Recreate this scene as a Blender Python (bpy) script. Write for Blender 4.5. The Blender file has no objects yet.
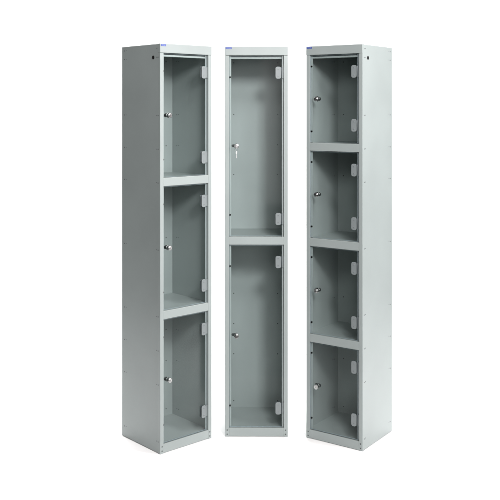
import bpy, bmesh, math, random
from mathutils import Vector, Matrix

S = bpy.context.scene
COL = S.collection
random.seed(4)

# ------------------------------------------------------------------ camera
F_PX, HORIZON, CAM_H = 879.8, 107.7, 1.5186
cam_d = bpy.data.cameras.new('camera')
cam_d.sensor_width = 36.0
cam_d.lens = F_PX / 500 * 36.0
cam_d.shift_y = -(250 - HORIZON) / 500          # level view camera with falling front
cam_d.clip_start = 0.05
cam_d.clip_end = 200
cam = bpy.data.objects.new('camera', cam_d)
cam.location = (0, 0, CAM_H)
cam.rotation_euler = (math.radians(90), 0, 0)
COL.objects.link(cam)
S.camera = cam

# ------------------------------------------------------------------ studio light
world = bpy.data.worlds.new('World')
S.world = world
world.use_nodes = True
bg = world.node_tree.nodes['Background']
bg.inputs['Color'].default_value = (0.94, 0.97, 1.0, 1)
bg.inputs['Strength'].default_value = 0.002

def area(name, loc, target, sx, sy, watts, col=(1, 1, 1), spread=180):
    d = bpy.data.lights.new(name, 'AREA')
    d.shape = 'RECTANGLE'; d.size = sx; d.size_y = sy
    d.energy = watts; d.color = col; d.spread = math.radians(spread)
    o = bpy.data.objects.new(name, d)
    o.location = loc
    o.rotation_euler = (Vector(target) - Vector(loc)).to_track_quat('-Z', 'Y').to_euler()
    COL.objects.link(o)
    return o

def softbox(name, az, el, dist, size, watts, target, spread=100):
    a, e, T = math.radians(az), math.radians(el), Vector(target)
    d = Vector((math.cos(a) * math.cos(e), math.sin(a) * math.cos(e), math.sin(e)))
    return area(name, T + dist * d, T, size, size, watts, WARM, spread)

WARM = (1.0, 0.962, 0.955)
softbox('key_softbox', -71, 27, 3.5, 0.6, 27.0, (0.05, 4.0, 1.2))         # front, to the right
softbox('second_softbox', -53, 22, 3.5, 0.7, 10.5, (0.05, 4.0, 1.15))
softbox('high_softbox', -68, 46, 3.5, 0.8, 14.5, (0.05, 4.0, 1.15))
softbox('front_softbox', -92, 26, 3.5, 0.8, 7.0, (0.05, 4.0, 1.15))
softbox('added_fill', -77, 8, 3.8, 1.6, 11.0, (0.0, 4.0, 0.9))  # added broad lamp, lifts the dark compartments
softbox('side_softbox', -20, 28, 3.0, 0.7, 23.0, (0.2, 4.0, 1.7))         # right of the group
softbox('side_softbox_low', -27, 18, 3.0, 0.7, 9.5, (0.1, 4.0, 1.4))
softbox('foot_softbox', -32, 6, 2.2, 0.5, 3.5, (0.5, 4.0, 0.5))
softbox('added_left_fill', -165, 35, 2.2, 0.4, 4.0, (-0.4, 4.0, 1.6))  # added lamp to brighten the upper left side panel
area('added_backdrop_light', (0, 4.75, 3.4), (0, 6.3, 1.0), 7.0, 0.5, 126, spread=120)  # added unseen lamp that drives the backdrop to full white
area('added_floor_light', (0, 5.55, 3.2), (0, 4.45, 0.0), 5.0, 0.5, 33, spread=75)      # added from behind to wash out shadows on the floor

S.view_settings.view_transform = 'Standard'
S.view_settings.look = 'None'
S.view_settings.exposure = 0.0
S.view_settings.gamma = 1.0
S.render.engine = 'CYCLES'
S.cycles.max_bounces = 10
S.cycles.transparent_max_bounces = 24

# ------------------------------------------------------------------ materials
def mat(name, col, rough=0.5, metal=0.0, spec=0.5, var=0.0, vscale=6.0, bump=0.0, bscale=700):
    m = bpy.data.materials.new(name); m.use_nodes = True
    nt = m.node_tree; b = nt.nodes['Principled BSDF']
    b.inputs['Base Color'].default_value = (*col, 1)
    b.inputs['Roughness'].default_value = rough
    b.inputs['Metallic'].default_value = metal
    b.inputs['Specular IOR Level'].default_value = spec
    tc = nt.nodes.new('ShaderNodeTexCoord')
    if var:
        n = nt.nodes.new('ShaderNodeTexNoise'); n.inputs['Scale'].default_value = vscale
        n.inputs['Detail'].default_value = 5
        nt.links.new(tc.outputs['Object'], n.inputs['Vector'])
        r = nt.nodes.new('ShaderNodeValToRGB')
        r.color_ramp.elements[0].position = 0.3; r.color_ramp.elements[1].position = 0.7
        r.color_ramp.elements[0].color = (*[c * (1 - var) for c in col], 1)
        r.color_ramp.elements[1].color = (*[min(1, c * (1 + var)) for c in col], 1)
        nt.links.new(n.outputs['Fac'], r.inputs['Fac'])
        nt.links.new(r.outputs['Color'], b.inputs['Base Color'])
        mr = nt.nodes.new('ShaderNodeMapRange')
        mr.inputs['To Min'].default_value = rough - 0.06; mr.inputs['To Max'].default_value = rough + 0.06
        nt.links.new(n.outputs['Fac'], mr.inputs['Value'])
        nt.links.new(mr.outputs['Result'], b.inputs['Roughness'])
    if bump:
        n2 = nt.nodes.new('ShaderNodeTexNoise'); n2.inputs['Scale'].default_value = bscale
        n2.inputs['Detail'].default_value = 2
        n3 = nt.nodes.new('ShaderNodeTexNoise'); n3.inputs['Scale'].default_value = 4
        n3.inputs['Detail'].default_value = 1
        for q in (n2, n3): nt.links.new(tc.outputs['Object'], q.inputs['Vector'])
        bp = nt.nodes.new('ShaderNodeBump'); bp.inputs['Strength'].default_value = bump
        bp.inputs['Distance'].default_value = 0.0004
        b2 = nt.nodes.new('ShaderNodeBump'); b2.inputs['Strength'].default_value = 0.5
        b2.inputs['Distance'].default_value = 0.005
        nt.links.new(n3.outputs['Fac'], b2.inputs['Height'])
        nt.links.new(n2.outputs['Fac'], bp.inputs['Height'])
        nt.links.new(b2.outputs['Normal'], bp.inputs['Normal'])
        nt.links.new(bp.outputs['Normal'], b.inputs['Normal'])
    return m

PAINT = mat('grey_powder_coat', (0.274, 0.310, 0.307), 0.37, spec=0.48, var=0.045, vscale=4, bump=0.03, bscale=150)
WHITE = mat('hinge_plastic', (0.180, 0.203, 0.208), 0.4, var=0.02, vscale=30)
KNUCKLE_AND_SHADE = mat('hinge_knuckle_and_shade', (0.07, 0.085, 0.09), 0.4, metal=0.3)  # knuckle tone, also paints the shaded inner hinge plate dark
CHROME = mat('chrome', (0.50, 0.51, 0.51), 0.26, metal=1.0, var=0.03, vscale=60)
DARKM = mat('dark_zinc', (0.07, 0.08, 0.08), 0.4, metal=0.5, var=0.1, vscale=60)
NICKEL = mat('brushed_nickel', (0.62, 0.63, 0.63), 0.38, metal=0.85, var=0.04, vscale=60)
RUBBER_AND_HOLE = mat('black_rubber_and_hole', (0.007, 0.008, 0.008), 0.6, spec=0.2, var=0.1, vscale=80)  # buffer rubber, also the painted dark of the cable hole
RIVET = mat('rivet_steel', (0.075, 0.085, 0.085), 0.45, metal=0.3, var=0.1, vscale=80)
BLUE = mat('blue_sticker', (0.040, 0.075, 0.29), 0.35, var=0.05, vscale=80)
PALE = mat('pale_sticker', (0.26, 0.30, 0.52), 0.35, var=0.02, vscale=80)
SWEEP = mat('white_studio_paper', (0.90, 0.90, 0.90), 0.9, spec=0.1, var=0.01, vscale=2)

def clear_material():
    m = bpy.data.materials.new('clear_polycarbonate'); m.use_nodes = True
    nt = m.node_tree; nt.nodes.clear()
    out = nt.nodes.new('ShaderNodeOutputMaterial')
    mix = nt.nodes.new('ShaderNodeMixShader')
    tr = nt.nodes.new('ShaderNodeBsdfTransparent'); tr.inputs['Color'].default_value = (0.975, 0.992, 0.991, 1)
    gl = nt.nodes.new('ShaderNodeBsdfGlossy'); gl.inputs['Roughness'].default_value = 0.06
    fr = nt.nodes.new('ShaderNodeFresnel'); fr.inputs['IOR'].default_value = 1.45
    tc = nt.nodes.new('ShaderNodeTexCoord')
    n = nt.nodes.new('ShaderNodeTexNoise'); n.inputs['Scale'].default_value = 2.5
    bp = nt.nodes.new('ShaderNodeBump'); bp.inputs['Strength'].default_value = 0.3
    bp.inputs['Distance'].default_value = 0.003
    nt.links.new(tc.outputs['Object'], n.inputs['Vector'])
    nt.links.new(n.outputs['Fac'], bp.inputs['Height'])
    nt.links.new(bp.outputs['Normal'], gl.inputs['Normal'])
    ml = nt.nodes.new('ShaderNodeMath'); ml.operation = 'MULTIPLY'; ml.inputs[1].default_value = 0.15   # reflection scaled down to keep floor haze off the doors
    nt.links.new(fr.outputs['Fac'], ml.inputs[0]); nt.links.new(ml.outputs[0], mix.inputs['Fac'])
    nt.links.new(tr.outputs[0], mix.inputs[1]); nt.links.new(gl.outputs[0], mix.inputs[2])
    nt.links.new(mix.outputs[0], out.inputs['Surface'])
    return m
CLEAR = clear_material()
EDGE = mat('sawn_polycarbonate_edge', (0.24, 0.30, 0.33), 0.5, var=0.05, vscale=80)

# ------------------------------------------------------------------ mesh helpers
def join(bm, src):
    me = bpy.data.meshes.new('tmp'); src.to_mesh(me); src.free()
    bm.from_mesh(me); bpy.data.meshes.remove(me)

def box(bm, x0, x1, y0, y1, z0, z1, bev=0.0, mi=0, seg=2):
    t = bmesh.new()
    bmesh.ops.create_cube(t, size=1)
    for v in t.verts:
        v.co = Vector(((x0 + x1) / 2 + v.co.x * (x1 - x0), (y0 + y1) / 2 + v.co.y * (y1 - y0), (z0 + z1) / 2 + v.co.z * (z1 - z0)))
    if bev:
        bmesh.ops.bevel(t, geom=t.edges[:], offset=bev, segments=seg, affect='EDGES', profile=0.5)
    for f in t.faces: f.material_index = mi; f.smooth = False
    join(bm, t)

def cyl(bm, c, r, h, axis='Y', mi=0, bev=0.0, n=28, r2=None):
    t = bmesh.new()
    bmesh.ops.create_cone(t, cap_ends=True, segments=n, radius1=r, radius2=r if r2 is None else r2, depth=h)
    if bev:
        es = [e for e in t.edges if abs(e.verts[0].co.z - e.verts[1].co.z) < 1e-6]
        bmesh.ops.bevel(t, geom=es, offset=bev, segments=2, affect='EDGES', profile=0.5)
    for f in t.faces: f.material_index = mi; f.smooth = len(f.verts) == 4
    R = {'Y': Matrix.Rotation(math.radians(90), 4, 'X'), 'X': Matrix.Rotation(math.radians(90), 4, 'Y'), 'Z': Matrix.Identity(4)}[axis]
    bmesh.ops.transform(t, matrix=Matrix.Translation(c) @ R, verts=t.verts)
    join(bm, t)

def plate(bm, cx, cz, w, h, y0, y1, rad, mi=0, bev=0.001):
    """rounded rectangle plate lying in the x-z plane"""
    t = bmesh.new(); vs = []
    for sx, sz, a0 in ((1, 1, 0), (-1, 1, 90), (-1, -1, 180), (1, -1, 270)):
        for k in range(7):
            a = math.radians(a0 + 15 * k)
            vs.append(t.verts.new((cx + sx * (w / 2 - rad) + rad * math.cos(a), y0, cz + sz * (h / 2 - rad) + rad * math.sin(a))))
    f = t.faces.new(vs)
    r = bmesh.ops.extrude_face_region(t, geom=[f])
    nv = [g for g in r['geom'] if isinstance(g, bmesh.types.BMVert)]
    for v in nv: v.co.y = y1
    bmesh.ops.recalc_face_normals(t, faces=t.faces)
    if bev:
        es = [e for e in t.edges if abs(e.verts[0].co.y - e.verts[1].co.y) < 1e-7]
        bmesh.ops.bevel(t, geom=es, offset=bev, segments=2, affect='EDGES', profile=0.5)
    for q in t.faces: q.material_index = mi
    join(bm, t)

def torus(bm, c, R, r, rot, mi=0, n=24, m=8):
    t = bmesh.new(); g = []
    for i in range(n):
        a = 2 * math.pi * i / n
        g.append([t.verts.new(((R + r * math.cos(2 * math.pi * j / m)) * math.cos(a), (R + r * math.cos(2 * math.pi * j / m)) * math.sin(a), r * math.sin(2 * math.pi * j / m))) for j in range(m)])
    for i in range(n):
        for j in range(m):
            f = t.faces.new((g[i][j], g[(i + 1) % n][j], g[(i + 1) % n][(j + 1) % m], g[i][(j + 1) % m])); f.smooth = True; f.material_index = mi
    bmesh.ops.transform(t, matrix=Matrix.Translation(c) @ rot, verts=t.verts)
    join(bm, t)

def mesh(name, bm, mats):
    me = bpy.data.meshes.new(name); bm.to_mesh(me); bm.free()
    for m in (mats if isinstance(mats, (list, tuple)) else [mats]): me.materials.append(m)
    return me

def link(name, me, parent=None, loc=(0, 0, 0)):
    o = bpy.data.objects.new(name, me); COL.objects.link(o)
    o.parent = parent; o.location = loc
    return o

def obj(name, bm, mats, parent=None, loc=(0, 0, 0)):
    return link(name, mesh(name, bm, mats), parent, loc)

# ------------------------------------------------------------------ setting: white floor and backdrop
bm = bmesh.new()
box(bm, -3.1, 3.1, 3.15, 5.4, -0.02, 0.0)
o = obj('floor', bm, SWEEP); o['kind'] = 'structure'

bm = bmesh.new()
prof = []
for k in range(25):
    a = math.radians(90 * k / 24)
    prof.append((5.4 + 0.9 * math.sin(a), 0.9 - 0.9 * math.cos(a)))
prof.append((6.3, 3.6))
rows = []
for t in (0.0, 0.02):
    for x in (-3.1, 3.1):
        rows.append([bm.verts.new((x, y + (t if z > 0.0 else 0), z - (t if z < 3.5 else 0))) for y, z in prof])
a, b, c, d = rows
for k in range(len(prof) - 1):
    f = bm.faces.new((a[k], b[k], b[k + 1], a[k + 1])); f.smooth = True
    f = bm.faces.new((c[k], c[k + 1], d[k + 1], d[k])); f.smooth = True
    bm.faces.new((a[k], a[k + 1], c[k + 1], c[k])); bm.faces.new((b[k], d[k], d[k + 1], b[k + 1]))
bm.faces.new((a[0], c[0], d[0], b[0])); bm.faces.new((a[-1], b[-1], d[-1], c[-1]))
bmesh.ops.recalc_face_normals(bm, faces=bm.faces)
o = obj('backdrop', bm, SWEEP); o['kind'] = 'structure'

# ------------------------------------------------------------------ lockers
W, D, H = 0.290, 0.300, 1.800
PW, RD = 0.0185, 0.013            # post face width, depth of the rebate behind it
FL = 0.0095                       # flange the door closes against
HEAD, SILL, RAIL = 1.760, 0.041, 0.037
HOLES = (0.989, 0.967, 0.825, 0.742, 0.660, 0.496, 0.333, 0.250, 0.167, 0.028)

def rivet_mesh(sgn):
    b = bmesh.new()
    cyl(b, (0, 0, 0), 0.0026, 0.0012, 'X', 0, 0.0004, 16)
    cyl(b, (0, sgn * 0.013, 0.0005), 0.0018, 0.0010, 'X', 0, 0.0003, 12)
    return mesh('rivet', b, [RIVET])
RIV_F, RIV_B = rivet_mesh(1), rivet_mesh(-1)
def back_rivet_mesh():
    b = bmesh.new(); cyl(b, (0, 0, 0), 0.0028, 0.0014, 'Y', 0, 0.0004, 16)
    return mesh('rivet', b, RIVET)
RIV_Y = back_rivet_mesh()
def screw_mesh():
    b = bmesh.new(); cyl(b, (0, 0, 0), 0.0030, 0.0012, 'Y', 0, 0.0004, 16)
    return mesh('screw', b, RIVET)
SCREW = screw_mesh()
def buffer_mesh():
    b = bmesh.new(); cyl(b, (0, 0, 0), 0.0042, 0.006, 'Y', 0, 0.0012, 18)
    return mesh('rubber_buffer', b, RUBBER_AND_HOLE)
BUFFER = buffer_mesh()
def cable_hole_mesh():  # raised black disc and ring stand in for a dark cable hole
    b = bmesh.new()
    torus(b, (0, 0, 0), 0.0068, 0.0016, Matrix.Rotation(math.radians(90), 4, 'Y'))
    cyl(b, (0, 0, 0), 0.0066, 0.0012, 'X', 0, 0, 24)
    return mesh('cable_hole', b, RUBBER_AND_HOLE)
CABLE_HOLE = cable_hole_mesh()

def hinge_mesh():
    # x = 0 at the inner edge of the right post, going negative towards the door
    b = bmesh.new()
    plate(b, -0.0255, 0, 0.026, 0.056, -0.0005, 0.0040, 0.009, 0)          # outer clamp plate
    plate(b, -0.0265, 0, 0.028, 0.054, 0.0093, 0.0125, 0.008, 1)          # inner clamp plate, its shade put into the dark colour
    cyl(b, (-0.0100, 0.0065, 0), 0.0028, 0.050, 'Z', 1, 0.0006, 20)        # knuckle
    plate(b, -0.0045, 0, 0.0080, 0.052, 0.0055, 0.0107, 0.002, 0, 0.0005)  # leaf on the flange
    for z in (-0.016, 0.016):
        cyl(b, (-0.0255, -0.0008, z), 0.0036, 0.0012, 'Y', 0, 0.0004, 18)
        box(b, -0.0279, -0.0231, -0.0016, -0.0010, z - 0.0005, z + 0.0005, 0, 1)
    return mesh('hinge', b, [WHITE, KNUCKLE_AND_SHADE])
HINGE = hinge_mesh()

def lock_mesh():
    b = bmesh.new()
    cyl(b, (0, -0.0005, 0), 0.0112, 0.009, 'Y', 0, 0.0022, 32)              # bezel
    cyl(b, (0, -0.0055, 0), 0.0072, 0.003, 'Y', 0, 0.0008, 28)              # plug face
    box(b, -0.0008, 0.0008, -0.0074, -0.0068, -0.0042, 0.0042, 0, 1)       # keyway
    cyl(b, (0, 0.0195, 0), 0.0090, 0.021, 'Y', 1, 0.001, 28)                # body behind the door
    cyl(b, (0, 0.0125, 0), 0.0125, 0.004, 'Y', 0, 0.0008, 6)                # nut
    plate(b, -0.0080, 0, 0.030, 0.013, 0.0302, 0.0325, 0.006, 1, 0.0005)   # cam
    return mesh('cam_lock', b, [CHROME, DARKM])
LOCK = lock_mesh()

def letters(text, size, parent, loc, material):
    cu = bpy.data.curves.new('lettering', 'FONT'); cu.body = text; cu.size = size
    cu.extrude = 0.0001; cu.shear = 0.2; cu.space_character = 1.05
    t = bpy.data.objects.new('lettering_source', cu); COL.objects.link(t)
    dg = bpy.context.evaluated_depsgraph_get()
    me = bpy.data.meshes.new_from_object(t.evaluated_get(dg))
    bpy.data.objects.remove(t)
    me.materials.clear(); me.materials.append(material)
    o = link('lettering', me, parent, loc); o.rotation_euler = (math.radians(90), 0, 0)
    return o

def locker(loc, rz, rails, label, buf):
    root = bpy.data.objects.new('locker', None); COL.objects.link(root)
    root.location = loc; root.rotation_euler = (0, 0, rz)
    root.empty_display_size = 0.1
    root['label'] = label; root['category'] = 'locker'; root['group'] = 'grey lockers with clear doors'
    hw = W / 2
    for s in (-1, 1):
        b = bmesh.new()
        xo, xi = s * (hw - 0.0004), s * (hw - 0.0020)
        box(b, min(xo, xi), max(xo, xi), 0.0005, D, 0.002, H - 0.001, 0.0005, seg=1)
        box(b, min(xi, s * (hw - 0.020)), max(xi, s * (hw - 0.020)), D - 0.0018, D - 0.0004, 0.002, H - 0.001)   # rear fold
        p = obj('side_panel', b, PAINT, root)
        for h in HOLES:
            for y, me in ((0.016, RIV_F), (D - 0.022, RIV_B)):
                link('rivet', me, p, (s * (hw - 0.0002), y, h * H))
        for h in HOLES[1:]:                       # rivet tails inside the compartment
            link('rivet', RIV_B, p, (s * (hw - 0.0021), D - 0.040, h * H + (0.018 if h < 0.1 else 0)))
        link('cable_hole', CABLE_HOLE, p, (s * (hw - 0.0002), 0.052, 1.741))
        # post with its rebate flange
        b = bmesh.new()
        a0, a1 = s * hw, s * (hw - PW)
        box(b, min(a0, a1), max(a0, a1), 0.0, RD, 0.0, HEAD - 0.0006, 0.0012)
        c1 = s * (hw - PW - FL)
        box(b, min(a1, c1), max(a1, c1), RD - 0.0018, RD - 0.0002, SILL + 0.0005, HEAD, 0.0003, seg=1)
        p = obj('post', b, PAINT, root)
        for z in (0.012, 0.031):
            link('screw', SCREW, p, (s * (hw - PW * 0.55), -0.0002, z))
        if s < 0:
            lefts = p
    b = bmesh.new()
    box(b, -hw - 0.0004, hw + 0.0004, -0.0010, RD + 0.004, HEAD, H, 0.0014)
    box(b, -hw + PW + 0.0002, hw - PW - 0.0002, RD - 0.0006, RD + 0.0006, HEAD - 0.0155, HEAD - 0.0075, 0.0003, seg=1)   # flange over the door
    box(b, -hw + 0.004, hw - 0.004, RD + 0.022, RD + 0.0232, HEAD - 0.0155, HEAD + 0.004)                 # its return behind the gap
    box(b, -hw + 0.004, hw - 0.004, RD + 0.0008, RD + 0.0218, HEAD - 0.0155, HEAD - 0.0143)
    hd = obj('header', b, PAINT, root)
    b = bmesh.new(); box(b, -hw + 0.002, hw - 0.002, RD + 0.004, D - 0.0005, H - 0.0035, H - 0.002); obj('top_panel', b, PAINT, root)
    b = bmesh.new(); box(b, -hw + PW, hw - PW, 0.0008, RD, 0.0015, SILL, 0.0012); obj('sill', b, PAINT, root)
    b = bmesh.new(); box(b, -hw + 0.002, hw - 0.002, RD + 0.0002, D - 0.005, SILL - 0.006, SILL - 0.0045); obj('base_panel', b, PAINT, root)
    b = bmesh.new(); box(b, -hw + 0.0022, hw - 0.0022, D - 0.0042, D - 0.0026, 0.003, H - 0.004)
    bk = obj('back_panel', b, PAINT, root)
    for h in HOLES[1:]:
        for x in (-0.112, 0.105):
            link('rivet', RIV_Y, bk, (x, D - 0.0045, h * H + (0.018 if h < 0.1 else 0)))
    for top in rails:
        b = bmesh.new()
        box(b, -hw + PW - 0.0005, hw - PW + 0.0005, 0.0006, RD - 0.002, top - RAIL, top, 0.0014)
        box(b, -hw + 0.0022, hw - 0.0022, RD, D - 0.0045, top - 0.0045, top - 0.003)
        box(b, -hw + PW, hw - PW, RD - 0.003, RD + 0.0012, top - 0.0048, top - 0.0028)
        obj('shelf', b, PAINT, root)
    # doors
    edges = [HEAD] + [z for r in rails for z in (r, r - RAIL)] + [SILL]
    for k in range(0, len(edges), 2):
        zt, zb = edges[k], edges[k + 1]
        b = bmesh.new()
        box(b, -hw + PW + 0.0015, hw - PW - 0.0075, 0.0045, 0.0090, zb + 0.003, zt - 0.003, 0.0006, seg=1)
        for f in b.faces:
            f.normal_update()
            if abs(f.normal.y) < 0.8: f.material_index = 1          # satin sawn edges of the sheet
        d = obj('door', b, [CLEAR, EDGE], root)
        for z in (zt - 0.080, zb + (0.082 if zb > 0.1 else 0.090)):
            link('hinge', HINGE, d, (hw - PW, 0, z))
        link('cam_lock', LOCK, d, (-hw + PW + 0.034, 0, (zt + zb) / 2))
        for z in (zt - buf, zb + buf):
            link('rubber_buffer', BUFFER, lefts, (-hw + PW + FL * 0.5, RD - 0.0032, z))
    # maker's sticker
    b = bmesh.new(); box(b, -hw + 0.003, -hw + 0.031, -0.0013, -0.0008, H - 0.0110, H - 0.0018)
    st = obj('sticker', b, BLUE, root)
    letters('PROBE', 0.0072, st, (-hw + 0.0052, -0.00135, H - 0.0090), PALE)
    return root

locker((-0.2852, 3.9484, 0), 0.7304, (1.210, 0.625),
       'three-compartment grey steel locker turned to show its dark left side panel', 0.08)
mid = locker((0.0296, 4.0600, 0), -0.006, (0.923,),
       'two-compartment grey steel locker facing straight ahead with a key hanging from its upper door', 0.10)
locker((0.3781, 3.9678, 0), -0.6049, (1.358, 0.921, 0.481),
       'four-compartment grey steel locker turned to show its bright right side panel', 0.052)

# ------------------------------------------------------------------ key in the upper lock of the middle locker
key = bpy.data.objects.new('key', None); COL.objects.link(key)
key.empty_display_size = 0.02
lx = -W / 2 + PW + 0.034; lz = (HEAD + 0.923) / 2
key.location = mid.matrix_basis @ Vector((lx, -0.0075, lz))
key.rotation_euler = mid.rotation_euler
key.scale = (0.85, 0.85, 0.85)
key['label'] = 'small silver key in the upper lock of the two-compartment locker with a spare hanging below'
key['category'] = 'key'
b = bmesh.new()
box(b, -0.0007, 0.0007, -0.010, 0.0002, -0.0030, 0.0030, 0.0003, seg=1)
t = bmesh.new(); plate(t, 0, 0, 0.014, 0.012, -0.0008, 0.0008, 0.0055, 0, 0.0003)
bmesh.ops.transform(t, matrix=Matrix.Translation((0, -0.017, 0)) @ Matrix.Rotation(math.radians(90), 4, 'Z'), verts=t.verts); join(b, t)
obj('key_bow', b, NICKEL, key)
b = bmesh.new(); torus(b, (0.0008, -0.019, -0.0165), 0.0095, 0.0006, Matrix.Rotation(math.radians(90), 4, 'X') @ Matrix.Rotation(math.radians(50), 4, 'X'))
obj('key_ring', b, CHROME, key)
b = bmesh.new()
plate(b, 0.0010, -0.034, 0.008, 0.015, -0.0198, -0.0182, 0.0038, 0, 0.0004)
box(b, -0.0003, 0.0023, -0.0195, -0.0185, -0.064, -0.042, 0.0003, seg=1)
for z in (-0.059, -0.053): box(b, 0.0020, 0.0032, -0.0194, -0.0186, z - 0.0015, z + 0.0015)
obj('spare_key', b, NICKEL, key)
